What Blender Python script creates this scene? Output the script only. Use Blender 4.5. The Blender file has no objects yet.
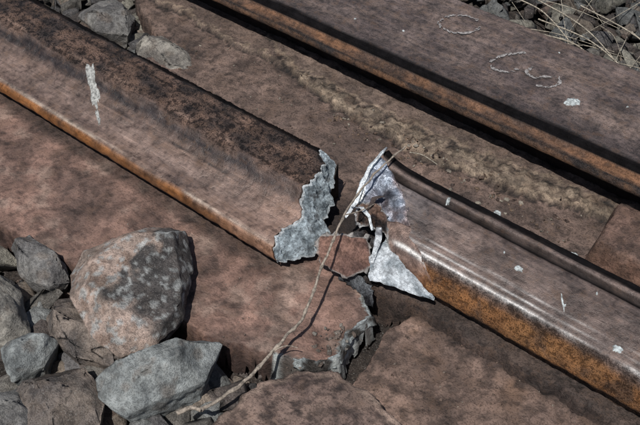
import bpy, bmesh, math, random
from mathutils import Vector, Matrix, noise
random.seed(7)
S=0.01   # build in centimetres, store in metres
sc=bpy.context.scene

def lin(c):
    return tuple(((v/255.)/12.92 if v<=10 else (((v/255.)+.055)/1.055)**2.4) for v in c)
def n1(x,y,z=0,s=1.): return noise.noise(Vector((x*s+13.7,y*s-4.1,z*s+2.3)))
def fb(x,y,z=0,s=1.,o=4): return noise.fractal(Vector((x*s+3.7,y*s+7.1,z*s)),1.0,2.0,o)
def mix(a,b,t):
    t=max(0.,min(1.,t)); return tuple(a[i]*(1-t)+b[i]*t for i in range(3))
def sm(a,b,x):
    if a==b: return 0. if x<a else 1.
    t=max(0.,min(1.,(x-a)/(b-a))); return t*t*(3-2*t)
def pw(pts,x):
    if x<=pts[0][0]: return pts[0][1]
    for (a,b),(c,d) in zip(pts,pts[1:]):
        if x<=c: return b+(d-b)*(x-a)/(c-a) if c>a else d
    return pts[-1][1]

# ---------------------------------------------------------------- materials
def surf_mat(name, big=70, mid=260, fine=1100, rust=(.12,.062,.028), rustamt=.4, dark=.4, light=None, bump=1., streak=0., lo=.6, hi=1.45, flake=0., finew=1.):
    m=bpy.data.materials.new(name); m.use_nodes=True
    nt=m.node_tree; N=nt.nodes; L=nt.links
    b=N['Principled BSDF']
    tc=N.new('ShaderNodeTexCoord')
    col=N.new('ShaderNodeAttribute'); col.attribute_name='Col'
    prm=N.new('ShaderNodeAttribute'); prm.attribute_name='Prm'
    sep=N.new('ShaderNodeSeparateColor'); L.new(prm.outputs['Color'],sep.inputs[0])
    def nz(s,d=6,r=.6,vec=None):
        t=N.new('ShaderNodeTexNoise'); t.inputs['Scale'].default_value=s; t.inputs['Detail'].default_value=d
        t.inputs['Roughness'].default_value=r; L.new(vec or tc.outputs['Object'],t.inputs['Vector']); return t.outputs['Fac']
    def mr(v,a,b2,c,d):
        t=N.new('ShaderNodeMapRange'); t.inputs[1].default_value=a; t.inputs[2].default_value=b2
        t.inputs[3].default_value=c; t.inputs[4].default_value=d; L.new(v,t.inputs[0]); return t.outputs[0]
    def mth(op,a,b2):
        t=N.new('ShaderNodeMath'); t.operation=op
        for i,v in enumerate((a,b2)):
            if isinstance(v,(int,float)): t.inputs[i].default_value=v
            else: L.new(v,t.inputs[i])
        return t.outputs[0]
    def mx(f,a,b2,bt='MIX'):
        t=N.new('ShaderNodeMix'); t.data_type='RGBA'; t.blend_type=bt
        if isinstance(f,(int,float)): t.inputs[0].default_value=f
        else: L.new(f,t.inputs[0])
        for i,v in ((6,a),(7,b2)):
            if isinstance(v,tuple): t.inputs[i].default_value=(*v[:3],1)
            else: L.new(v,t.inputs[i])
        return t.outputs[2]
    nb=nz(big,5,.65); nm=nz(mid,5,.65); nf=nz(fine,3,.7)
    vb=mr(nb,.33,.67,lo,hi); vm=mr(nm,.33,.67,.75,1.25)
    sc_=mth('MULTIPLY',vb,vm)
    if streak:
        mp=N.new('ShaderNodeMapping'); mp.inputs['Scale'].default_value=(.05,1,1); L.new(tc.outputs['Object'],mp.inputs['Vector'])
        ns=nz(420,5,.75,mp.outputs[0]); sc_=mth('MULTIPLY',sc_,mr(ns,.35,.65,1-streak,1+streak))
    if flake:
        fl=nz(38,7,.62); fk=mr(fl,.515,.53,0,1); fk2=mr(fl,.40,.41,1,0)
        sc_=mth('MULTIPLY',sc_,mth('SUBTRACT',1.08,mth('MULTIPLY',fk,flake)))
        sc_=mth('MULTIPLY',sc_,mth('SUBTRACT',1.,mth('MULTIPLY',fk2,flake*.8)))
    cmb=N.new('ShaderNodeCombineColor')
    for i in range(3): L.new(sc_,cmb.inputs[i])
    c=mx(1.,col.outputs['Color'],cmb.outputs[0],'MULTIPLY')
    nr=nz(mid*.5,5,.8)
    rm=mth('MULTIPLY',mr(nr,.52,.64,0,rustamt),mth('SUBTRACT',1.,col.outputs['Alpha']))
    rm=mth('MULTIPLY',rm,mth('MINIMUM',1.,mth('MULTIPLY',sep.outputs[1],4.)))
    c=mx(rm,c,rust)
    pit=mth('MULTIPLY',mr(nf,.44,.37,0,1),sep.outputs[1])
    pit2=mth('MULTIPLY',mr(nm,.46,.39,0,.8),sep.outputs[1])
    pp=mth('MAXIMUM',pit,pit2)
    c=mx(pp,c,mx(1.,c,(dark*.5,dark*.46,dark*.45),'MULTIPLY'))
    if light:
        lm=mr(nf,.6,.7,0,.6); c=mx(lm,c,light)
    L.new(c,b.inputs['Base Color'])
    L.new(col.outputs['Alpha'],b.inputs['Metallic'])
    L.new(mth('MINIMUM',.45,mth('ADD',.04,mth('MULTIPLY',sep.outputs[1],2.))),b.inputs['Specular IOR Level'])
    rg=mth('ADD',sep.outputs[0],mr(nm,.3,.7,-.14,.14)); L.new(rg,b.inputs['Roughness'])
    hsum=mth('ADD',mth('MULTIPLY',nm,1.6),mth('ADD',mth('MULTIPLY',nf,finew),mth('MULTIPLY',pp,-.9*finew)))
    if streak: hsum=mth('ADD',hsum,mth('MULTIPLY',ns,.5))
    if flake: hsum=mth('ADD',hsum,mth('MULTIPLY',mth('SUBTRACT',fk2,fk),.35))
    bp=N.new('ShaderNodeBump'); bp.inputs['Distance'].default_value=.0013
    L.new(mth('MULTIPLY',sep.outputs[2],bump),bp.inputs['Strength']); L.new(hsum,bp.inputs['Height'])
    L.new(bp.outputs[0],b.inputs['Normal'])
    return m
M_RAIL=surf_mat('rusty_rail_steel',streak=.28)
M_PLATE=surf_mat('rusted_plate',big=45,mid=150,fine=800,rust=(.11,.066,.042),rustamt=.35,flake=.24,finew=.5,bump=.8)
M_STONE=surf_mat('granite',big=60,mid=260,fine=1100,rust=(.12,.095,.075),rustamt=.25,light=(.36,.36,.34),bump=.9,finew=.7)
M_METAL=surf_mat('fractured_steel',big=220,mid=600,fine=1500,rustamt=.0,dark=.9,bump=1.,lo=.6,hi=1.4,finew=1.3)
def simple(name,c,r=.8,fs=500):
    m=bpy.data.materials.new(name); m.use_nodes=True; nt=m.node_tree
    b=nt.nodes['Principled BSDF']; t=nt.nodes.new('ShaderNodeTexNoise'); t.inputs['Scale'].default_value=fs; t.inputs['Detail'].default_value=5
    tc=nt.nodes.new('ShaderNodeTexCoord'); nt.links.new(tc.outputs['Object'],t.inputs['Vector'])
    rp=nt.nodes.new('ShaderNodeValToRGB'); rp.color_ramp.elements[0].position=.35; rp.color_ramp.elements[1].position=.65
    rp.color_ramp.elements[0].color=(*[v*.4 for v in c],1); rp.color_ramp.elements[1].color=(*[min(1,v*1.3) for v in c],1)
    nt.links.new(t.outputs['Fac'],rp.inputs[0]); nt.links.new(rp.outputs[0],b.inputs['Base Color'])
    bp=nt.nodes.new('ShaderNodeBump'); bp.inputs['Strength'].default_value=.6; bp.inputs['Distance'].default_value=.0008
    nt.links.new(t.outputs['Fac'],bp.inputs['Height']); nt.links.new(bp.outputs[0],b.inputs['Normal'])
    b.inputs['Roughness'].default_value=r
    return m
M_TWIG=simple('dry_stem',(.31,.26,.21)); M_STRAW=simple('straw',(.42,.37,.29)); M_CHALK=simple('chalk',(.3,.28,.27),.95)
M_PAINT=simple('paint_splash',(.36,.36,.34),.8); M_CHIP=simple('pale_chip',(.46,.5,.5),.8)

def build(name,verts,faces,cols,prms,mat,parent=None,smooth=True):
    me=bpy.data.meshes.new(name)
    me.from_pydata([(v[0]*S,v[1]*S,v[2]*S) for v in verts],[],faces); me.update()
    if cols:
        a=me.attributes.new('Col','FLOAT_COLOR','POINT'); b=me.attributes.new('Prm','FLOAT_COLOR','POINT')
        ca=[];pa=[]
        for c,p in zip(cols,prms): ca.extend(c if len(c)==4 else (*c,0.)); pa.extend((*p,1.))
        a.data.foreach_set('color',ca); b.data.foreach_set('color',pa)
    me.materials.append(mat)
    if smooth: me.polygons.foreach_set('use_smooth',[True]*len(me.polygons))
    ob=bpy.data.objects.new(name,me); sc.collection.objects.link(ob)
    if parent: ob.parent=parent
    return ob
def resample(prof,step):
    out=[]
    for a,b in zip(prof,prof[1:]):
        d=math.dist(a,b); k=max(1,int(round(d/step)))
        for i in range(k): t=i/k; out.append((a[0]+(b[0]-a[0])*t,a[1]+(b[1]-a[1])*t))
    out.append(prof[-1])
    for _ in range(1):
        out=[out[0]]+[tuple((out[i-1][k]+3*out[i][k]+out[i+1][k])/5 for k in (0,1)) for i in range(1,len(out)-1)]+[out[-1]]
    return out
def stations(lo,flo,fhi,hi,step,coarse=2.):
    s=[];x=lo
    while x<flo: s.append(x); x+=coarse
    x=flo
    while x<fhi: s.append(x); x+=step
    x=fhi
    while x<hi: s.append(x); x+=coarse
    s.append(hi); return s
def sweep(name,prof,xs,xfn,colf,dispf,mat,step=.15,zfn=None,parent=None):
    pr=resample(prof,step); n=len(pr); V=[];C=[];P=[];F=[]
    nrm=[]
    for j in range(n):
        a=pr[max(0,j-1)];b=pr[min(n-1,j+1)]; t=(b[0]-a[0],b[1]-a[1]); l=math.hypot(*t) or 1
        nrm.append((t[1]/l,-t[0]/l))
    for x in xs:
        for j,(y,z) in enumerate(pr):
            X=xfn(x,y,z); d=dispf(X,y,z); Y=y-nrm[j][0]*d; Z=z-nrm[j][1]*d
            if zfn: Z+=zfn(X,y,z)
            V.append((X,Y,Z)); c,p=colf(X,y,z,j/n); C.append(c);P.append(p)
    for i in range(len(xs)-1):
        for j in range(n-1):
            a=i*n+j; F.append((a,a+n,a+n+1,a+1))
    return build(name,V,F,C,P,mat,parent),pr

BR=lin((118,98,87)); BR2=lin((92,77,71)); DK=lin((40,34,31)); BLK=lin((13,13,15)); OR=lin((142,94,54)); OR2=lin((94,68,50))
STEEL=lin((196,208,214))

# ---------------------------------------------------------------- left broken rail
profL=[(3.8,0),(3.6,2.4),(3.5,3.5),(3.3,3.95),(3.0,4.08),(2.5,4.1),(1.2,4.0),(0.2,3.85),(-.2,3.7),(-.55,3.3),(-1.0,2.95),(-1.6,2.65),(-2.3,2.42),(-3.1,2.25),(-3.8,2.15),(-4.25,2.05),(-4.5,1.85),(-4.6,1.45),(-4.55,1.15),(-4.3,1.0),(-3.7,.85),(-3.2,.5),(-3.1,-.1)]
endL=[(-4.6,.0),(-4.3,-.3),(-3.8,-.8),(-2.6,-.7),(-1.6,-.2),(-.5,-1.2),(.8,-1.1),(2.2,-1.3),(2.8,-2.3),(3.1,-2.7),(3.6,-3.)]
def xL(x,y,z):
    e=pw(endL,y)+.3*n1(y,z,0,2.2)+.2*n1(y,z,3,6)
    return x+e*max(0,1+x/9.)
def colL(X,y,z,s):
    w=fb(X,y,z,.35); w2=fb(X*.2,y*1.8,z,1.); w3=fb(X*.5,y*2,z,2.)
    yy=y+.3*w+.25*w2
    c=mix(BR2,BR,.5+.8*w+.3*w3)
    top=sm(-.5,.1,yy)
    tc_=mix(lin((62,53,50)),lin((112,90,78)),.45+1.1*fb(X*.6,y,z,.9)+.4*w3)
    c=mix(c,tc_,top)
    speck=.3+.7*top; b=.35+.65*top
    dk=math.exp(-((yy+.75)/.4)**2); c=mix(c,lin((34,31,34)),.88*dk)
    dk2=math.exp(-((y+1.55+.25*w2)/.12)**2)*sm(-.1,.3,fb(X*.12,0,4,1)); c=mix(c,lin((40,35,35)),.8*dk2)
    c=mix(c,lin((150,126,112)),.6*math.exp(-((y-.15+.1*w2)/.14)**2)*sm(-.3,.2,w))
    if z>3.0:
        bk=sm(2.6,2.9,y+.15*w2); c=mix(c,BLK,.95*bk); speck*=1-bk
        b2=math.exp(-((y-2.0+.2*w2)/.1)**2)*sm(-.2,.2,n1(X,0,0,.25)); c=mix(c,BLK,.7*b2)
    c=mix(c,lin((134,115,106)),.75*math.exp(-((yy+2.7)/.75)**2))
    e=sm(-4.2,-4.45,y+.1*w)
    c=mix(c,mix(OR,OR2,.45+.9*w+.4*w3),e*(sm(1.05,1.25,z))); 
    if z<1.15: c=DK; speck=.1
    c=mix(c,lin((196,180,164)),.7*math.exp(-((y+4.2)/.1)**2)*(1 if z>1.5 else 0)*sm(-.4,.1,w2))
    near=sm(-7,-1,X)
    c=mix(c,mix(c,lin((158,130,116)),.5),near*sm(0,-2,y))
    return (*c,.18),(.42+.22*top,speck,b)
def dspL(X,y,z): return .05*fb(X,y,z,1.5)+.07*fb(X*.2,y*.6,z,.5)+(.07*abs(n1(X,y,z,5))+.05*n1(X,y,z,9) if y>-.3 else .02*n1(X*.3,y,z,6))
xs=stations(-75,-44,0.001,0.001,.16); xs=[x for x in xs if x<=0]+[0]
xs=sorted(set(xs))
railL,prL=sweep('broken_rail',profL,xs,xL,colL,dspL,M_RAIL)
def zL(y):
    q=[p for p in prL if p[1]>1.5]; q=sorted(q); return pw(q,y)
top=[]
for (y,z) in prL:
    if y<3.45 and z>.98: top.append((xL(0,y,z),y,z))
low=[(3.5,-1.1,3.5,3.1),(2.2,-.57,2.0,2.2),(1.0,.0,1.0,1.7),(-.2,.5,.1,1.3),(-1.4,1.7,-.75,.9),(-2.8,1.5,-2.0,.7),(-4.0,.5,-3.8,.9),(-4.7,.15,-4.5,.95)]
low=sorted(low)
V=[];C=[];P=[];F=[]; R_=30; n=len(top)
# refine the boundary so that the break face is fine-grained
tp=[]
for a,b in zip(top,top[1:]):
    tp+= [a,tuple((a[k]+b[k])/2 for k in range(3))]
tp.append(top[-1]); top=tp; n=len(top)
for i,(x,y,z) in enumerate(top):
    lx=pw([(a[0],a[1]) for a in low],y)+.5*n1(y,0,9,1.8)+.25*n1(y,0,5,5); ly=pw([(a[0],a[2]) for a in low],y); lz=pw([(a[0],a[3]) for a in low],y)
    if z<1.6: t0=(1.6-z)/.6; t0=min(1,t0); lx=lx*(1-t0)+x*t0; lz=min(lz,z); ly=ly*(1-t0)+y*t0
    for k in range(R_+1):
        t=k/R_; g=math.sin(math.pi*t)**.5 if 0<t<1 else 0
        p=[x+(lx-x)*t,y+(ly-y)*t,z+(lz-z)*t]
        st=math.floor((t+.25*n1(y,z,1,.9))*4)/4-t   # stepped tearing
        q=.2*fb(p[0],p[1],p[2],1.1)+.08*n1(p[0],p[1],p[2],4.5)+.07*n1(p[0],p[1],p[2],8)+.16*st
        p[0]+=g*q; p[2]+=g*(q+.15)
        V.append(tuple(p)); w=.35+1.0*fb(*p,1.6)
        c=mix(STEEL,lin((120,130,136)),w); c=mix(c,lin((84,80,80)),.7*sm(.3,.5,fb(p[0],p[1],p[2]+5,1.1)))
        if k<3: c=mix(c,lin((240,244,244)),.75)
        if k>R_-2: c=mix(c,lin((235,240,240)),.4)
        C.append((*c,.35)); P.append((.36,.3,.8))
for i in range(n-1):
    for k in range(R_):
        a=i*(R_+1)+k; F.append((a,a+1,a+R_+2,a+R_+1))
build('fracture_face',V,F,C,P,M_METAL,railL)
V=[(-1.2,3.6,0),(-1.2,3.5,3.4),(-.6,2.0,2.2),(-.1,1.0,1.7),(.3,.1,1.2),(1.4,-.75,.8),(1.2,-2.0,.6),(.3,-3.3,.8),(.2,-3.2,-.1),(-1.2,0,0)]
build('web_end',V,[tuple(range(len(V)))],[(*DK,0)]*len(V),[(.8,.5,.5)]*len(V),M_RAIL,railL,False)

# ---------------------------------------------------------------- right broken rail
profR=[(5.7,-1.2),(5.6,2.6),(5.55,3.7),(5.4,3.95),(4.7,4.05),(4.5,4.0),(4.4,3.6),(4.1,3.5),(3.98,3.84),(3.8,3.9),(3.0,3.82),(1.6,3.5),(.9,3.28),(.45,3.12),(.25,2.95),(0,2.5),(-.35,2.05),(-.62,1.6),(-.68,1.25),(-.5,.98),(-.1,.8),(.05,.2),(.0,-.6),(-.2,-1.3)]
endR=[(-.7,9.),(-.3,8.6),(.3,7.8),(.8,6.6),(1.5,6.1),(2.9,4.7),(4.0,2.9),(4.4,2.1),(5.0,1.3),(5.6,1.7)]
def xR(x,y,z):
    e=pw(endR,y)+.2*n1(y,z,4,2.5)
    if z<.9 and y<1: e=8.6
    return x+e*max(0,1-x/14.)
def colR(X,y,z,s):
    w=fb(X,y,z,.3); w2=fb(X*.2,y*1.6,z,1.); w3=fb(X*.4,y*2,z,2.)
    yy=y+.06*w2+.03*w
    c=mix(lin((116,100,93)),lin((86,75,71)),.5+.8*w+.35*w3)
    r=.42; b=.35; sp=.3; met=.22
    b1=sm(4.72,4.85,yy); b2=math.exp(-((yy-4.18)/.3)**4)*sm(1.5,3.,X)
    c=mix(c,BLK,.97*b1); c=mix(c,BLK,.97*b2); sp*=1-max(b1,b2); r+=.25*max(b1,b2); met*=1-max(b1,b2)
    k=sm(.35,-.3,n1(X,0,0,.3)-.7*sm(14,6,X))
    for yc,wd,am in ((.33,.1,1.),(.8,.06,.65),(1.25,.05,.4)):
        sh=math.exp(-((yy-yc-.05*n1(X,0,yc,.4))/wd)**2)*(1 if z>2.6 else 0)*k*am
        c=mix(c,lin((222,220,217)),.9*sh); met+=.1*sh; r-=.06*sh  # highlight lines along the gauge corner, painted white into the steel colour
    if z<2.95 and y<.5:
        c=mix(c,mix(lin((126,86,52)),lin((136,96,60)),.4+w+.6*w3),sm(2.85,2.3,z+.15*w2)*sm(.8,1.1,z))
        c=mix(c,lin((70,54,44)),.7*sm(.0,.4,fb(X,y,z,.9)))
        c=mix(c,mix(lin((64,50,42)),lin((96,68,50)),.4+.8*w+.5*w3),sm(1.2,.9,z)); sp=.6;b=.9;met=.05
    bz=sm(9,3,X)*sm(1.,2.5,y); c=mix(c,lin((146,140,140)),.5*bz*(1 if z>3 and y<3.9 else 0))
    return (*c,met),(r+.06,sp,b)
def dspR(X,y,z): return .03*fb(X,y,z,1.5)+.05*fb(X*.2,y*.6,z,.5)+(.14*fb(X,y,z,.9)+.04*n1(X,y,z,6) if z<1 else (.05*n1(X,y,z,4) if z<2.6 else 0))
def liftR(X,y,z): return (1.1*sm(3.5,5.6,y)*math.exp(-max(0,X-1.3)/.9)) if z>3 else 0
xs=[0]+stations(.15,.16,30,80,.16)
railR,prR=sweep('broken_rail.001',profR,xs,xR,colR,dspR,M_RAIL,zfn=liftR,step=.13)
def zR(y):
    q=sorted(p for p in prR if p[1]>2.5); return pw(q,y)

def net(name,rows,sub,amp,freq,colf,mat,parent,thick=.12,edge=.0):
    R0=len(rows)-1;C0=len(rows[0])-1; V=[];C=[];P=[];F=[]
    nr=R0*sub+1; nc=C0*sub+1
    for i in range(nr):
        u=i/sub; a=min(R0-1,int(u)); fu=u-a
        for j in range(nc):
            v=j/sub; b=min(C0-1,int(v)); fv=v-b
            p=[ (rows[a][b][k]*(1-fv)+rows[a][b+1][k]*fv)*(1-fu)+(rows[a+1][b][k]*(1-fv)+rows[a+1][b+1][k]*fv)*fu for k in range(3)]
            q=amp*fb(*p,freq); ed=(i in(0,nr-1) or j in (0,nc-1))
            p2=[p[0]+q*.4,p[1]-q*.3,p[2]+q]
            if ed and edge: p2[0]+=edge*n1(*p,3.1)*1.5; p2[1]+=edge*n1(*p,2.7)*1.5
            V.append(tuple(p2)); c,pp=colf(p,i/(nr-1),j/(nc-1)); C.append(c);P.append(pp)
    for i in range(nr-1):
        for j in range(nc-1):
            a=i*nc+j; F.append((a,a+nc,a+nc+1,a+1))
    ob=build(name,V,F,C,P,mat,parent)
    m=ob.modifiers.new('t','SOLIDIFY'); m.thickness=thick*S; m.offset=-1 
    return ob
def bord(u,v,k=.05): return sm(k,0,min(u,1-u,v,1-v))
def cA(p,u,v):
    w=fb(*p,.8); c=mix(lin((166,176,190)),lin((88,84,92)),.35+1.1*w); c=mix(c,lin((110,88,80)),.75*sm(.55,.9,v+.3*w)); c=mix(c,lin((34,30,36)),.85*sm(.5,.0,abs(u-.5)*2)*sm(.35,.6,v)*sm(.95,.7,v)); c=mix(c,lin((240,242,240)),.9*sm(.08,.02,v)); return (*c,.5),(.28,.15,.3)  # brown gradient is a reflection painted into the bluish steel
net('torn_head_plate',[[(1.4,4.6,4.5),(2.1,4.45,4.5),(2.9,4.15,4.1)],[(1.45,3.0,4.1),(3.0,2.8,3.5),(4.8,2.95,3.85)],[(2.3,1.3,3.3),(4.2,1.2,2.75),(6.2,1.5,3.42)]],14,.14,1.1,cA,M_METAL,railR,edge=.12)
def cS(p,u,v):
    w=fb(*p,1.); c=mix(lin((226,232,234)),lin((140,140,146)),.1+1.2*w); return (*c,.4),(.3,.2,.4)
net('torn_sliver',[[(1.4,5.3,5.0),(1.55,5.2,5.1)],[(1.35,3.6,4.6),(1.6,3.6,4.7)],[(1.55,2.3,4.0),(1.85,2.4,4.1)],[(2.0,.9,3.5),(2.3,1.1,3.5)],[(2.2,-.1,3.1),(2.3,-.1,3.0)]],6,.1,1.6,cS,M_METAL,railR,edge=.06)
net('bent_shred',[[(2.2,.5,3.5),(2.45,.7,3.5)],[(2.9,.3,4.0),(3.1,.55,4.05)],[(3.7,.2,3.8),(3.8,.4,3.8)],[(4.3,-.1,3.1),(4.35,0,3.1)]],6,.15,1.6,cS,M_METAL,railR,edge=.05,thick=.06)
net('bent_shred_2',[[(4.3,.4,3.1),(4.6,.6,3.1)],[(4.7,-.3,3.0),(5.1,-.1,3.1)],[(5.0,-.9,2.4),(5.3,-.8,2.5)],[(5.3,-1.5,1.9),(5.4,-1.4,1.9)]],6,.15,1.6,cS,M_METAL,railR,edge=.06,thick=.07)
net('bent_shred_3',[[(3.2,2.4,3.7),(3.5,2.3,3.9)],[(3.0,1.6,4.0),(3.4,1.6,4.2)],[(3.2,.9,3.7),(3.4,.8,3.8)]],6,.15,1.6,lambda p,u,v:((*lin((96,84,80)),.2),(.5,.3,.7)),M_METAL,railR,edge=.06,thick=.08)
def cB(p,u,v):
    w=fb(*p,1.8); c=mix(lin((140,114,100)),lin((40,35,36)),.45+1.4*w); c=mix(c,lin((220,222,222)),.85*bord(u,v,.07)); return (*c,.3),(.38,.4,.7)
net('crumpled_metal',[[(2.3,1.2,3.3),(3.3,1.5,3.8),(4.3,1.5,3.2)],[(2.4,.7,2.9),(3.6,.8,3.6),(4.8,1.0,3.0)],[(2.8,.15,2.7),(4.0,.3,3.0),(5.2,.45,2.6)]],11,.6,1.6,cB,M_METAL,railR,edge=.25)
def cC(p,u,v):
    w=fb(*p,.8); c=mix(lin((146,122,110)),lin((84,70,66)),.5+w); c=mix(c,lin((236,234,230)),.9*math.exp(-((u-.4-.12*v)/.045)**2)*sm(.05,.4,v)); c=mix(c,lin((220,222,220)),.8*sm(.07,0,v)); c=mix(c,OR,.7*sm(.6,.8,u)*sm(.3,.9,v)); return (*c,.3),(.32,.2,.35)  # pale line continues the rail's painted highlight; steel and rust around it
net('rolled_gauge_corner',[[(4.3,1.25,3.0),(5.2,1.4,3.3),(6.3,1.45,3.46)],[(4.9,.7,2.8),(6.2,.75,3.15),(7.2,.75,3.24)],[(5.4,.1,2.4),(6.8,.15,2.75),(8.0,.18,2.88)],[(6.3,-.35,1.7),(7.6,-.35,1.9),(9.2,-.45,2.0)],[(6.4,-.5,1.2),(7.8,-.6,1.3),(9.3,-.7,1.4)]],8,.08,.9,cC,M_METAL,railR,edge=.05)
def cD(p,u,v):
    w=fb(*p,1.0); c=mix(lin((140,108,95)),lin((100,76,69)),.5+w); c=mix(c,lin((180,180,176)),.7*bord(u,v,.05)); return (*c,.05),(.55,.35,.6)
net('torn_flap',[[(1.6,-2.2,2.6),(2.9,-1.3,2.85),(4.2,-.4,2.6)],[(1.9,-2.7,2.0),(3.3,-1.9,2.2),(4.8,-.8,2.2)],[(2.35,-3.1,1.3),(4.5,-2.85,1.0),(5.4,-1.3,1.7)]],11,.16,1.2,cD,M_METAL,railR,thick=.35,edge=.18)
def cE(p,u,v):
    w=fb(*p,1.3); c=mix(lin((226,232,236)),lin((140,150,156)),.25+1.3*w); return (*c,.35),(.32,.2,.6)
net('steel_spike',[[(5.0,.5,2.35),(6.8,-.35,2.15),(9.8,-.95,1.3)],[(5.05,-1.2,2.0),(6.6,-1.1,1.55),(9.8,-1.0,1.25)],[(5.6,-2.0,1.0),(6.7,-1.7,1.05),(9.8,-1.05,1.2)]],12,.16,1.3,cE,M_METAL,railR,thick=.08,edge=.12)
net('torn_core',[[(2.8,.0,2.2),(4.0,.2,2.3),(5.2,.4,2.2)],[(3.4,-.9,1.0),(4.6,-.7,1.0),(5.4,-.4,1.3)],[(4.2,-1.9,.2),(5.4,-1.6,.1),(6.0,-1.4,.1)]],9,.35,1.4,lambda p,u,v:((*mix(lin((60,50,46)),lin((130,130,132)),.1+fb(*p,1.5)),.15),(.6,.6,1.)),M_METAL,railR,edge=.2)
V=[(3.4,3.6,-.2),(8.5,3.6,-.2),(8.6,.2,-1.2),(5.2,-.2,-1.2),(3.0,3.4,3.2),(8.5,3.4,3.2),(8.6,.1,2.2),(5.2,.3,2.2)]
build('web_end',V,[(0,3,7,4),(3,2,6,7),(4,7,6,5),(0,4,5,1)],[(*lin((46,38,36)),0)]*8,[(.8,.5,.8)]*8,M_RAIL,railR,False)

# ---------------------------------------------------------------- stock rail behind
profS=[(25.6,-.5),(25.4,2.8),(25.2,3.9),(24.7,4.4),(22,4.5),(18,4.5),(15.4,4.45),(15.0,4.35),(14.6,3.95),(14.4,3.65),(13.9,3.6),(13.6,3.45),(13.5,3.1),(13.7,2.85),(14.6,2.6),(15.4,1.8),(15.6,0),(15.6,-.3)]
def colS(X,y,z,s):
    w=fb(X,y,z,.3); w2=fb(X*.2,y*1.4,z,1.); w3=fb(X*.5,y*1.5,z,2.)
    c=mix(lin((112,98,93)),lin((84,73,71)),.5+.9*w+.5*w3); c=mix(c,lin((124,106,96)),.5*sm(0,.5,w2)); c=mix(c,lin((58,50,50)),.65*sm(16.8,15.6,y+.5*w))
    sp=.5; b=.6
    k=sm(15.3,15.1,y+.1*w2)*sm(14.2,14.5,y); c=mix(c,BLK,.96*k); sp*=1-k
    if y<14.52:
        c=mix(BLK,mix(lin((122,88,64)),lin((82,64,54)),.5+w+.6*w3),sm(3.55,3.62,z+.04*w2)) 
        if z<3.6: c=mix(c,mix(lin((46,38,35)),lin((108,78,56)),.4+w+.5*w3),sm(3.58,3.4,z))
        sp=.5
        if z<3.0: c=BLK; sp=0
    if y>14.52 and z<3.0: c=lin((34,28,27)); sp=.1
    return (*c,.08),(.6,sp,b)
def dspS(X,y,z): return .03*fb(X,y,z,1.2)+.06*fb(X*.2,y*.5,z,.4)+.025*n1(X,y,z,5)
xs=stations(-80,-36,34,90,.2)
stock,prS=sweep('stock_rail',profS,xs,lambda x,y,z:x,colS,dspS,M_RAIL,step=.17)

# ---------------------------------------------------------------- plateaus
def sdf(poly,x,y):
    d=1e9; ins=False; n=len(poly)
    for i in range(n):
        ax,ay=poly[i]; bx,by=poly[(i+1)%n]; ex,ey=bx-ax,by-ay; wx,wy=x-ax,y-ay
        t=max(0,min(1,(wx*ex+wy*ey)/(ex*ex+ey*ey))); d=min(d,math.hypot(wx-ex*t,wy-ey*t))
        if (ay>y)!=(by>y) and x<(bx-ax)*(y-ay)/(by-ay)+ax: ins=not ins
    return -d if ins else d
def plateau(name,poly,ztop,zbot,step,edge,colf,hf,jag,mat,round_=.25):
    x0=min(p[0] for p in poly)-edge*2;x1=max(p[0] for p in poly)+edge*2;y0=min(p[1] for p in poly)-edge*2;y1=max(p[1] for p in poly)+edge*2
    nx=int((x1-x0)/step)+1; ny=int((y1-y0)/step)+1; V=[];C=[];P=[];F=[];idx={}
    for i in range(nx):
        for j in range(ny):
            x=x0+i*step;y=y0+j*step; s=sdf(poly,x,y)+jag*fb(x,y,0,.8)+jag*.5*n1(x,y,0,3)
            if s>edge+step: continue
            h=hf(x,y); z=ztop+h
            if s>-round_: q=min(1,(s+round_)/round_) ; z-= .25*round_*q*q
            if s>0: z=z+(zbot-z)*min(1,s/edge)
            idx[(i,j)]=len(V); V.append((x,y,z)); c,p=colf(x,y,z,s); C.append(c);P.append(p)
    for i in range(nx-1):
        for j in range(ny-1):
            k=[(i,j),(i+1,j),(i+1,j+1),(i,j+1)]
            if all(q in idx for q in k): F.append(tuple(idx[q] for q in k))
    return build(name,V,F,C,P,mat)
def crustE(x,y): 
    wob=.6*fb(x,y*.6,0,.35)+.5*fb(x,y,0,1.2)+.15*n1(x,y,0,4)
    e1=pw([(-60,13.6),(-28,13.3),(-20,12.7),(-11,12.9),(-6,12.6),(-2,13.0),(4,13.4),(9,13.8),(14,14.6),(40,14.6)],x)+wob
    e2=pw([(-60,40),(-16,14),(-12,12.2),(-6,11.2),(-2,10.9),(4,11.0),(9,11.8),(14,13),(40,13)],x)+.8*wob+.3*n1(x,y,5,1.1)
    return e1,e2
def hBase(x,y):
    e1,e2=crustE(x,y); t1=sm(-.07,.07,y-e1); t2=sm(-.07,.07,y-e2)
    e3=e1-2.6+1.3*fb(x*.6,7,0,.5); t3=sm(-.07,.07,y-e3)*sm(-6,-10,x)
    return .45*t1*(1-.4*t2)+.14*t3+.5*t2*(1+.5*fb(x,y,2,.5))*(1-.4*t1)+.05*fb(x,y,0,.8)+.03*fb(x,y,0,3)+(.34*fb(x,y,0,1.1)+.14*n1(x,y,0,3.5))*t2*(1-.6*t1)
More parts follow.
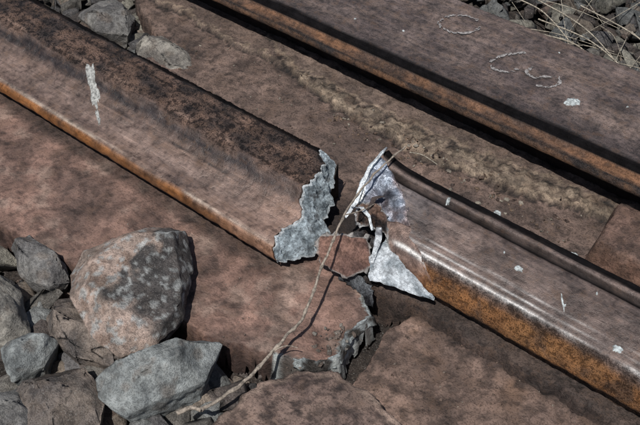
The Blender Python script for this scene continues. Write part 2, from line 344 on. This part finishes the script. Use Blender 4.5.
def cBase(x,y,z,s):
    w=fb(x,y,0,.25); w1=fb(x,y,0,.9); w3=n1(x,y,0,3.); c=mix(lin((118,99,89)),lin((86,73,67)),.5+1.0*w+.3*w1)
    e1,e2=crustE(x,y); t2=sm(-.1,.1,y-e2); t1=sm(-.1,.1,y-e1); e3=e1-2.6+1.3*fb(x*.6,7,0,.5)
    c=mix(c,lin((30,25,24)),.7*math.exp(-((y-e3+.1)/.1)**2)*sm(-6,-10,x))
    c=mix(c,mix(lin((144,129,112)),lin((90,78,68)),.45+1.3*w1+.4*w3),.85*t2*(1-.75*t1))
    c=mix(c,lin((92,79,72)),.6*t1)
    for e in (e1,e2):
        c=mix(c,lin((24,20,19)),.93*math.exp(-((y-e+.12)/.14)**2)); c=mix(c,lin((156,138,118)),.5*math.exp(-((y-e-.25)/.14)**2))
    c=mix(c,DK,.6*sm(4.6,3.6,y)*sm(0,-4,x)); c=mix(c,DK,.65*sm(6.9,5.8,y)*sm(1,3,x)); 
    dk=sm(3.8,1.2,math.hypot(x-1.3,(y-2.5)*.9)); c=mix(c,lin((30,26,26)),.88*dk)  # dark of the gap between the pieces, shade put into the base colour
    if s>-.05: c=mix(c,lin((56,45,40)),.7)
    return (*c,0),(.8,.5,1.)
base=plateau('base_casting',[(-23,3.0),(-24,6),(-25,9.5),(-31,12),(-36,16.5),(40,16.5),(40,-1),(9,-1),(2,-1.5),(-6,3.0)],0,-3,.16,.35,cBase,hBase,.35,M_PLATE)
def cFoot(x,y,z,s):
    w=fb(x,y,0,.22); w1=fb(x,y,0,.9); w3=n1(x,y,0,3.); c=mix(lin((134,106,94)),lin((98,79,71)),.5+1.0*w+.25*w3); c=mix(c,lin((146,126,114)),.6*sm(.05,.5,fb(x,y,5,.5)))
    c=mix(c,lin((64,52,47)),.6*sm(.3,.5,w1+.2*w3))
    c=mix(c,DK,.65*sm(-5.4,-4.5,y)*sm(2,-2,x))  # narrow shadow below the rail lip, painted into the foot colour
    if s>-.12: c=mix(c,lin((84,62,54)),.7)
    if s>.05: c=mix(c,lin((38,30,28)),.7)
    met=0
    if x>4.0 and s>-.1: c=mix(lin((180,186,184)),lin((86,80,76)),.5+1.2*w1); met=.2
    return (*c,met),(.7,.35,.8)
foot=plateau('rail_foot',[(-60,-17.5),(-17.7,-13.2),(-8.5,-12.2),(.5,-11),(4.5,-9.4),(6.6,-8.5),(7.2,-7.3),(6.6,-5.6),(6.9,-3.6),(5.4,-2.5),(3.6,-1.9),(2.6,-.2),(-2,1),(-60,1)],0,-2.6,.17,.25,cFoot,lambda x,y:.05*fb(x,y,0,.6)+.035*fb(x,y,0,3)-.12*sm(-6,-11,y)*sm(-5,5,x)-.25*sm(2.2,.6,math.hypot(x-6.2,y+6.2))*(1+fb(x,y,0,1.2)),.3,M_PLATE)
def cLip(p,u,v):
    w=fb(*p,1.2); c=mix(lin((200,208,208)),lin((80,76,72)),.35+w*1.8+.5*u); return (*c,.25),(.4,.4,.8)
net('foot_fracture',[[(5.3,-9.1,.0),(6.6,-8.5,.02),(7.25,-7.2,.02),(6.65,-5.6,.02),(6.95,-3.6,.02),(5.4,-2.5,.02),(3.6,-1.9,.02)],[(5.4,-9.3,-.7),(6.8,-8.75,-.8),(7.5,-7.15,-.8),(6.85,-5.4,-.9),(7.15,-3.35,-.9),(5.6,-2.2,-.9),(3.8,-1.6,-.9)]],10,.25,1.6,cLip,M_METAL,foot,thick=.1,edge=.15)
net('curled_sliver',[[(3.3,-2.0,.9),(4.6,-1.9,.9),(6.2,-2.3,.6)],[(3.6,-2.5,.2),(5.0,-2.6,.2),(6.6,-3.0,.1)]],10,.16,1.6,lambda p,u,v:((*mix(lin((140,144,148)),lin((50,48,50)),u+.6*fb(*p,1.5)),.2),(.4,.4,.9)),M_METAL,foot,thick=.08,edge=.2)
def cPlate(x,y,z,s):
    w=fb(x,y,0,.22); w1=fb(x,y,0,1.); w3=n1(x,y,0,3.); c=mix(lin((130,108,96)),lin((96,80,72)),.5+.9*w+.3*w3)
    c=mix(c,lin((134,100,72)),.6*sm(0,.5,fb(x,y,3,.35))*sm(-5,0,y)); c=mix(c,lin((58,48,43)),.6*sm(.22,.42,w1+.2*w3))
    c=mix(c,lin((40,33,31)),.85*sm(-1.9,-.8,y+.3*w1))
    if s>-.1: c=mix(c,lin((130,108,97)),.7)
    return (*c,0),(.8,.45,.9)
plate=plateau('tie_plate',[(8.4,-1.5),(7.9,-3.0),(8.4,-5),(8.7,-7.4),(9.2,-22),(45,-22),(45,1),(9,1)],-1.1,-3.2,.19,.35,cPlate,lambda x,y:.08*fb(x,y,0,.5)+.04*fb(x,y,0,2.6),.18,M_PLATE)
def cBlk(x,y,z,s):
    w=fb(x,y,0,.3); w1=fb(x,y,0,1.); w3=n1(x,y,0,3.); c=mix(lin((130,110,99)),lin((90,75,70)),.5+.9*w+.3*w3); c=mix(c,lin((48,40,38)),.75*sm(.1,.32,w1+.2*w3)); c=mix(c,lin((154,134,120)),.6*sm(-.7,-.3,s)*sm(.1,-.2,s))
    if s>.05: c=mix(c,lin((50,40,36)),.75)
    return (*c,0),(.8,.5,.9)
blk=plateau('clamp_block',[(4.8,-14.8),(5.3,-12),(6.4,-9.9),(7.9,-8.8),(10.2,-8.6),(15.2,-9.3),(30,-11),(30,-24),(7.0,-24)],1.0,-3,.18,.7,cBlk,lambda x,y:.16*fb(x,y,0,.5)+.06*fb(x,y,0,2.2)-.35*sm(10,14,x-.6*(y+9)),.3,M_PLATE,round_=1.0)
def cJ(x,y,z,s):
    w=fb(x,y,z,.5); w3=n1(x,y,0,3.); c=mix(lin((128,102,90)),lin((76,61,54)),.5+w+.4*w3)
    if s>0: c=mix(c,lin((96,70,56)),.5)
    return (*c,0),(.75,.5,.9)
plateau('joint_bar',[(15.6,9.0),(15.2,13.4),(34,13.4),(34,9.0)],2.2,-.1,.14,.3,cJ,lambda x,y:.09*fb(x,y,0,.8),.2,M_PLATE,round_=.5)
# ---------------------------------------------------------------- rocks
def rock_geo(pts,bev,sub,amp,seed,cuts=0,flat=.2):
    bm=bmesh.new()
    for p in pts: bm.verts.new(p)
    bmesh.ops.convex_hull(bm,input=bm.verts)
    bmesh.ops.delete(bm,geom=[g for g in bm.verts if not g.link_faces],context='VERTS')
    rr=random.Random(seed*7+1)
    for _ in range(cuts):
        d=Vector((rr.gauss(0,1),rr.gauss(0,1),rr.gauss(.4,.8))).normalized(); c=sum((v.co for v in bm.verts),Vector())/len(bm.verts)
        ext=max((v.co-c).dot(d) for v in bm.verts); co=c+d*ext*rr.uniform(.8,.92)
        bmesh.ops.bisect_plane(bm,geom=bm.verts[:]+bm.edges[:]+bm.faces[:],plane_co=co,plane_no=d,clear_outer=True)
        bmesh.ops.convex_hull(bm,input=bm.verts)
        bmesh.ops.delete(bm,geom=[g for g in bm.verts if not g.link_faces],context='VERTS')
    bmesh.ops.dissolve_limit(bm,angle_limit=flat,verts=bm.verts,edges=bm.edges)
    if bev: bmesh.ops.bevel(bm,geom=list(bm.edges),offset=bev,segments=1,affect='EDGES',profile=.6,clamp_overlap=True)
    bmesh.ops.triangulate(bm,faces=bm.faces)
    if sub:
        for _ in range(sub):
            L=[e for e in bm.edges if e.calc_length()>(.28 if sub>1 else .8)]
            if not L: break
            bmesh.ops.subdivide_edges(bm,edges=L,cuts=1); bmesh.ops.triangulate(bm,faces=bm.faces)
    bm.normal_update()
    o=seed*17.3
    for v in bm.verts:
        a=fb(v.co.x+o,v.co.y,v.co.z,.45,3); ridge=abs(fb(v.co.x,v.co.y+o,v.co.z,.8,3))
        q=a*amp*1.2+fb(v.co.x+o,v.co.y,v.co.z,1.8,3)*amp*.7-ridge*amp*.6+n1(v.co.x,v.co.y,v.co.z+o,5)*amp*.25
        v.co+=v.normal*q
    bm.normal_update(); bm.verts.index_update()
    V=[tuple(v.co) for v in bm.verts]; F=[tuple(v.index for v in f.verts) for f in bm.faces]
    bm.free(); return V,F
def outline_rock(name,out,zm,zt,zb,cf,seed,shift=(0,0),shr=.62,tilt=(0,0),cuts=3):
    rr=random.Random(seed); cx=sum(p[0] for p in out)/len(out); cy=sum(p[1] for p in out)/len(out); pts=[]
    if tilt==(0,0): tilt=(rr.uniform(-.18,.18),rr.uniform(-.18,.18))
    for (x,y) in out: pts.append((x,y,zm+rr.uniform(-.35,.3)))
    for i,(x,y) in enumerate(out):
        if i%2==0:
            s=shr+rr.uniform(-.1,.1); dx=(x-cx)*s;dy=(y-cy)*s; pts.append((cx+dx+shift[0],cy+dy+shift[1],zt+tilt[0]*dx+tilt[1]*dy))
        s=.7+rr.uniform(-.1,.1); pts.append((cx+(x-cx)*s,cy+(y-cy)*s,zb+rr.uniform(-.1,.3)))
    V,F=rock_geo(pts,.05,5,.1,seed,cuts,.3); C=[];P=[]
    for v in V: c,p=cf(*v); C.append((*c,0)); P.append(p)
    return build(name,V,F,C,P,M_STONE)
def cR1(x,y,z):
    w=fb(x,y,z,.5); l=(x+6.0)*.5+.12*(y+10)+ .9*fb(x,y,z,.7)
    d=sm(-.25,.05,l)*sm(-14.4,-13.2,y+.8*w)
    c=mix(lin((168,148,136)),lin((128,114,104)),.5+w); c=mix(c,lin((112,90,76)),.6*sm(.15,.5,fb(x,y,z+9,.8)))
    c=mix(c,lin((56,57,58)),.88*d); c=mix(c,lin((160,162,160)),.75*sm(.22,.36,fb(x,y,z,1.9)))
    return c,(.9,.4,.9)
def cR(base1,base2):
    def f(x,y,z):
        w=fb(x,y,z,.5); c=mix(lin(base1),lin(base2),.5+1.1*w); c=mix(c,lin((100,88,78)),.5*sm(.2,.5,fb(x,y,z+5,.9))); return c,(.88,.35,.9)
    return f
G1=cR((150,154,152),(108,112,112)); G2=cR((134,132,128),(96,94,93)); G3=cR((130,118,108),(92,86,83)); G4=cR((158,153,143),(114,111,106))
def sh(o,dx,dy): return [(a+dx,b+dy) for a,b in o]
R1=[(-9.7,-13.0),(-10.4,-11.2),(-9.4,-8.9),(-8.4,-6.6),(-6.5,-5.6),(-4.0,-7.5),(-1.5,-10.9),(-1.1,-13.9),(-2.4,-15.4),(-4.7,-15.4),(-7.8,-14.4)]
outline_rock('ballast_stone',sh(R1,.1,-.6),1.1,2.7,-1.6,cR1,3,(.5,.3),.7,(-.04,.06),1)
R2=[(-2.6,-17.7),(-1.9,-15.6),(0.8,-11.2),(1.6,-11.3),(2.5,-13.8),(1.2,-17.0),(0.5,-18.2),(-1.6,-18.4)]
outline_rock('ballast_stone.001',sh(R2,.1,-.1),.5,2.1,-2,G1,5,(-.3,.4),.55,(.12,.06),1)
outline_rock('ballast_stone.002',[(-15.6,-13.9),(-15.2,-12.6),(-11.5,-12.6),(-10.0,-13.4),(-10.5,-14.7),(-12.9,-15.2)],0,1.1,-2.2,G2,8)
outline_rock('ballast_stone.003',[(-9.5,-16.2),(-8.7,-14.5),(-2.6,-15.1),(-2.7,-16.2),(-5.1,-17.2),(-7.5,-17.2)],-.1,1.0,-2.2,G3,11)
outline_rock('ballast_stone.004',[(-13.9,-16.0),(-11.8,-15.9),(-8.8,-17.7),(-9.3,-19.5),(-12,-20)],0,1.2,-2.2,G4,12)
outline_rock('ballast_stone.005',[(-9.0,-19.8),(-8.5,-17.9),(-6.9,-16.9),(-6.0,-18.8),(-6.7,-20.7)],0,1.0,-2.2,G1,13)
outline_rock('ballast_stone.006',[(-6.4,-20.3),(-3.9,-17.4),(-1.6,-17.9),(-0.3,-19.5),(-1,-22),(-4.5,-22.5)],-.1,1.0,-2.4,G3,14)
outline_rock('ballast_stone.007',[(-6.9,-22.5),(-5.8,-20.6),(-3.9,-21.3),(-2.6,-23.1),(-4.5,-24.5)],.1,1.2,-2.2,G2,15)
outline_rock('ballast_stone.008',[(-27.5,8.6),(-25.5,10.6),(-21.5,10.0),(-19.8,8.2),(-21.5,6.8),(-25.5,6.8)],-.3,.5,-2,cR((150,145,136),(106,101,96)),21)
outline_rock('ballast_stone.009',[(-35,8.2),(-33.5,11.5),(-30,11),(-28.5,8.6),(-31,7)],-.2,.9,-2.4,G2,22)

V=[];F=[];C=[];P=[]
tmpl=[]
for k in range(16):
    rr=random.Random(100+k); pts=[]
    for i in range(rr.randint(9,13)):
        a=Vector((rr.gauss(0,1),rr.gauss(0,1),rr.gauss(0,1))).normalized(); pts.append((a.x*rr.uniform(.85,1.25),a.y*rr.uniform(.6,.9),a.z*rr.uniform(.45,.75)))
    tmpl.append(rock_geo(pts,.03,1,.05,k,2,.3))
tints=[(134,136,134),(118,114,108),(136,124,112),(100,98,98),(152,148,136),(118,102,92),(90,82,78)]
def scatter(x0,x1,y0,y1,z,r0,r1,count,seed,avoid=None,dk=1.):
    rr=random.Random(seed)
    for _ in range(count):
        x=rr.uniform(x0,x1);y=rr.uniform(y0,y1)
        if avoid and avoid(x,y): continue
        r=rr.uniform(r0,r1); tv,tf=rr.choice(tmpl)
        M=Matrix.Rotation(rr.uniform(0,6.28),3,'Z')@Matrix.Rotation(rr.uniform(-.5,.5),3,'X')@Matrix.Rotation(rr.uniform(-.5,.5),3,'Y')
        o=len(V); c=lin(rr.choice(tints)); k=rr.uniform(.65,1.05)*dk; zz=z+rr.uniform(-.5,.5)
        for v in tv:
            p=M@Vector(v)*r; V.append((p.x+x,p.y+y,p.z+zz)); q=k*(1+.45*fb(p.x+x,p.y+y,p.z,.8)); C.append((c[0]*q,c[1]*q,c[2]*q,0)); P.append((.9,.4,.9))
        for f in tf: F.append(tuple(i+o for i in f))
def lowline(x): return pw([(-60,-19.5),(-17.7,-14.6),(-8.5,-13.6),(.5,-12.6),(5,-12)],x)
scatter(-70,5,-60,-12,-2.0,1.2,2.2,1500,1,lambda x,y:y>lowline(x) )
scatter(-20,9,-24,-8,-2.7,.25,.7,420,2,lambda x,y:y>lowline(x)+2.5)
scatter(-70,-25,3.5,16,-1.9,1.1,2.0,330,3,lambda x,y:x>-27,.7 )
scatter(-40,-18,3.5,14,-2.6,.3,.8,200,4)
scatter(-60,60,27.5,75,-1.8,1.1,2.2,1500,5,None,.6)
scatter(-20,40,26.3,45,-1.6,.3,.9,700,6,None,.5)
build('ballast',V,F,C,P,M_STONE)
V=[];F=[];C=[];P=[]
def debris(pts,r0,r1,seed,pal=((120,100,84),(96,80,70),(140,132,120),(76,62,56))):
    rr=random.Random(seed)
    for (x,y,z) in pts:
        r=rr.uniform(r0,r1); tv,tf=rr.choice(tmpl); M=Matrix.Rotation(rr.uniform(0,6.28),3,'Z'); o=len(V); c=lin(rr.choice(pal))
        for v in tv:
            p=M@Vector(v)*r; V.append((p.x+x,p.y+y,p.z+z)); C.append((*c,0)); P.append((.9,.3,1.))
        for f in tf: F.append(tuple(i+o for i in f))
rr=random.Random(5)
def onb(x,y,r=.04): return (x,y,hBase(x,y)+r)
debris([onb(rr.uniform(-22,14),rr.uniform(6.5,13)) for _ in range(170)],.04,.15,1)
debris([onb(rr.uniform(-8,13),rr.gauss(10.6,.6)) for _ in range(140)],.06,.26,7)
debris([(rr.gauss(6.3,.5),rr.gauss(-6.3,1.0),-.12) for _ in range(34)],.06,.24,2,((110,100,92),(130,124,116),(96,84,76)))
debris([(rr.uniform(-12,6),rr.uniform(-11,-5),.02) for _ in range(45)],.03,.09,3,((120,104,94),(140,130,120)))
debris([(rr.uniform(9,24),rr.uniform(-9,-1),-1.05) for _ in range(120)],.04,.13,4,((120,100,88),(140,126,114),(100,84,74)))
debris([(rr.uniform(6,16),rr.uniform(-16,-9.8),1.03) for _ in range(40)],.04,.1,6,((120,100,88),(140,126,114)))
build('gravel_debris',V,F,C,P,M_STONE)

def gridplane(name,x0,x1,y0,y1,step,z,mat,c1,c2,amp):
    V=[];F=[];C=[];P=[];nx=int((x1-x0)/step)+1;ny=int((y1-y0)/step)+1
    for i in range(nx):
        for j in range(ny):
            x=x0+i*step;y=y0+j*step;V.append((x,y,z+amp*fb(x,y,0,.5))); C.append((*mix(lin(c1),lin(c2),.5+fb(x,y,0,.3)),0));P.append((.95,.5,1.))
    for i in range(nx-1):
        for j in range(ny-1):
            a=i*ny+j;F.append((a,a+ny,a+ny+1,a+1))
    return build(name,V,F,C,P,mat)
g=gridplane('ground',-6000,6000,-6000,6000,400,-3.6,M_STONE,(84,76,68),(66,58,52),0)
gridplane('ballast_bed',-80,80,-70,80,1.0,-3.1,M_STONE,(58,50,45),(42,37,34),.4)

def tube(V,F,pts,r0,r1,seg=6,knots=0):
    P3=[Vector(p) for p in pts]; path=[]
    for i in range(len(P3)-1):
        a=P3[max(0,i-1)];b=P3[i];c=P3[i+1];d=P3[min(len(P3)-1,i+2)]
        for k in range(8):
            t=k/8; path.append(.5*((2*b)+(c-a)*t+(2*a-5*b+4*c-d)*t*t+(3*b-a-3*c+d)*t**3))
    path.append(P3[-1]); n=len(path); o=len(V)
    for i,p in enumerate(path):
        t=(path[min(n-1,i+1)]-path[max(0,i-1)]).normalized(); u=t.cross(Vector((.3,.2,1))).normalized(); w=t.cross(u)
        r=r0+(r1-r0)*i/(n-1)
        if knots and i%knots==0: r*=1.5
        j=.25*r0*n1(p.x,p.y,p.z,1.5)
        for s in range(seg):
            a=6.283*s/seg; q=p+(u*math.cos(a)+w*math.sin(a))*r+u*j*3; V.append(tuple(q))
    for i in range(n-1):
        for s in range(seg):
            a=o+i*seg+s;b=o+i*seg+(s+1)%seg;F.append((a,b,b+seg,a+seg))
V=[];F=[]
tube(V,F,[(4.0,-15.6,1.0),(4.6,-13.2,1.1),(4.7,-11.0,1.3),(4.7,-9.2,1.6),(4.8,-7.8,2.0),(4.4,-6.3,2.5),(3.8,-4.7,3.0),(3.3,-2.8,3.8),(2.9,-1.2,4.5),(2.5,1.2,4.75),(2.3,3.6,4.9),(2.5,6.0,5.1)],.11,.055,8,7)
tube(V,F,[(4.0,-15.6,1.0),(3.4,-15.9,1.0),(3.1,-16.6,.9)],.12,.16,8)
tube(V,F,[(4.7,-10.4,1.35),(5.0,-9.6,1.5),(5.6,-9.1,1.3)],.05,.03,5)
tube(V,F,[(2.9,-1.2,4.5),(3.3,-.2,4.3),(3.5,1.2,4.0)],.05,.03,6)
build('dry_twig',V,F,None,None,M_TWIG)
V=[];F=[]; rr=random.Random(3)
for _ in range(60):
    x=rr.uniform(-12,30);y=rr.uniform(27,48);a=rr.gauss(-.5,.55);l=rr.uniform(5,14);z=rr.uniform(-.6,.6); bz=rr.uniform(-1,1)
    tube(V,F,[(x,y,z),(x+l*.5*math.cos(a),y+l*.5*math.sin(a)+bz*.5,z+rr.uniform(.3,1.0)),(x+l*math.cos(a),y+l*math.sin(a),z+rr.uniform(0,1.))],.045,.02,4)
for a,b in (((-1,32,.6),(10,26.5,2.4)),((-3,35,.5),(9,28,1.4)),((1,36,.8),(13,30,1.2)),((0,30,.6),(7,27.4,1.5)),((-6,34,.5),(3,30,1))):
    m=tuple((a[i]+b[i])/2+(.5 if i==2 else .4) for i in range(3)); tube(V,F,[a,m,b],.08,.05,5)
tube(V,F,[(2.5,6.6,4.2),(3.4,6.9,4.2),(4.6,6.8,4.1)],.04,.03,5)
build('dry_grass',V,F,None,None,M_STRAW)

V=[];F=[]
def ribbon(path,w,z,seed):
    P2=[Vector((p[0],p[1],0)) for p in path]; pts=[]
    for i in range(len(P2)-1):
        a=P2[max(0,i-1)];b=P2[i];c=P2[i+1];d=P2[min(len(P2)-1,i+2)]
        for k in range(24):
            t=k/24; pts.append(.5*((2*b)+(c-a)*t+(2*a-5*b+4*c-d)*t*t+(3*b-a-3*c+d)*t**3))
    pts.append(P2[-1]); n=len(pts); K=7; g=[]
    for i in range(n):
        t=(pts[min(n-1,i+1)]-pts[max(0,i-1)]).normalized(); nn=Vector((-t.y,t.x,0)); ro=[]
        for k in range(K+1):
            q=pts[i]+nn*((k/K-.5)*2*w); ro.append(len(V)); V.append((q.x,q.y,z))
        g.append(ro)
    for i in range(n-1):
        for k in range(K):
            c=pts[i]+Vector((k*.05,k*.03,0))
            if n1(c.x,c.y,seed,5.)+.35*n1(c.x,c.y,seed,1.2)<-.15+.3*abs(k-(K-1)/2)/3: continue
            F.append((g[i][k],g[i+1][k],g[i+1][k+1],g[i][k+1]))
def w2(cx,cy,pts): return [(cx+.0587*dx-.067*v,cy+.0837*v+.047*dx) for dx,v in pts]
zt=4.6
ribbon(w2(-3,21.5,[(22*math.cos(a),12*math.sin(a)) for a in [i*.62+.4 for i in range(10)]]),.15,zt,1)
ribbon(w2(2.9,19.3,[(18,14),(2,12),(-14,7),(-22,0),(-16,-7),(-4,-9),(6,-6)]),.15,zt,2)
ribbon(w2(5.8,19.2,[(-8,14),(-16,8),(-10,2),(4,3),(14,2),(12,-6),(0,-9),(-10,-7)]),.15,zt,3)
build('chalk_marking',V,F,None,None,M_CHALK,stock,False)
def blob(name,cx,cy,ax,l,w,zf,h,mat,parent,seed):
    V=[];F=[];n=36;rings=6
    V.append((cx,cy,zf(cy)+h))
    for r in range(1,rings+1):
        for i in range(n):
            a=6.283*i/n; q=1+.5*n1(math.cos(a)*1.3,math.sin(a)*1.3,seed,1.4)+.45*n1(math.cos(a),math.sin(a),seed,4); f=r/rings
            u=l*q*f*math.cos(a);v=w*q*f*math.sin(a); x=cx+u*math.cos(ax)-v*math.sin(ax);y=cy+u*math.sin(ax)+v*math.cos(ax)
            V.append((x,y,zf(y)+((h*(1-f*f*.4))*(1+.6*n1(x,y,seed,5)) if r<rings else -.05)))
    for i in range(n): F.append((0,1+i,1+(i+1)%n))
    for r in range(rings-1):
        for i in range(n):
            a=1+r*n+i;b=1+r*n+(i+1)%n;F.append((a,a+n,b+n,b))
    build(name,V,F,None,None,mat,parent)
blob('paint_splash',-21.2,-1.0,-.62,1.9,.42,zL,.1,M_PAINT,railL,1)
blob('paint_drip',-18.9,-2.7,-.62,.9,.14,zL,.08,M_PAINT,railL,2)
for i,(x,y,l) in enumerate([(13.4,2.4,.24),(7.0,4.5,.16),(12.1,2.9,.08),(20.6,.9,.26),(16.9,1.7,.08),(18,3.4,.08)]):
    blob('pale_chip_%d'%i,x,y,i*1.1,l,l*.7,zR,.1,M_CHIP,railR,i+5)
blob('streak',16.7,1.8,-.9,.6,.05,zR,.05,M_CHIP,railR,30)
blob('pale_chip',8.7,18.0,.9,.55,.4,lambda y:4.5,.25,M_CHIP,stock,11)
for i,(x,y,l) in enumerate([(-6,18,.1),(12,20,.1),(16,17,.12),(5,23,.07),(-10,17,.1)]): blob('fleck_%d'%i,x,y,i,l,l*.6,lambda y:4.5,.08,M_CHIP,stock,i+40)
blob('white_flake',14.2,8.2,.3,.8,.5,lambda y:.15,.5,M_CHIP,None,60)
blob('white_flake.001',8.5,9.0,.8,.3,.2,lambda y:.1,.3,M_CHIP,None,61)

th=math.radians(44.7); az=math.radians(51.3)
h=Vector((-math.cos(az),math.sin(az),0)); R=Vector((math.sin(az),math.cos(az),0))
Fv=h*math.cos(th)+Vector((0,0,-math.sin(th))); U=h*math.sin(th)+Vector((0,0,math.cos(th)))
T=Vector((0,0,2)); Cp=(T-Fv*60)*S
cam=bpy.data.cameras.new('camera'); co=bpy.data.objects.new('camera',cam); sc.collection.objects.link(co)
M=Matrix((R,U,-Fv)).transposed().to_4x4(); M.translation=Cp; co.matrix_world=M
cam.lens=50.625; cam.sensor_width=36; cam.clip_start=.01; cam.clip_end=300
sc.camera=co
w=bpy.data.worlds.new('World'); sc.world=w; w.use_nodes=True; nt=w.node_tree
bg=nt.nodes['Background']; sky=nt.nodes.new('ShaderNodeTexSky'); sky.sky_type='NISHITA'; sky.sun_disc=False
to=Vector((.15,-.46,.875)).normalized()
el=math.asin(to.z); rot=math.atan2(to.x,to.y)
sky.sun_elevation=el; sky.sun_rotation=rot; nt.links.new(sky.outputs[0],bg.inputs[0]); bg.inputs[1].default_value=.055
sd=bpy.data.lights.new('sun','SUN'); sd.energy=3.8; sd.angle=math.radians(.8); sd.color=(1,.97,.93)
so=bpy.data.objects.new('sun',sd); sc.collection.objects.link(so); so.rotation_euler=(-to).to_track_quat('-Z','Y').to_euler(); so.location=to*2
sc.view_settings.view_transform='Standard'; sc.view_settings.look='None'; sc.view_settings.exposure=0
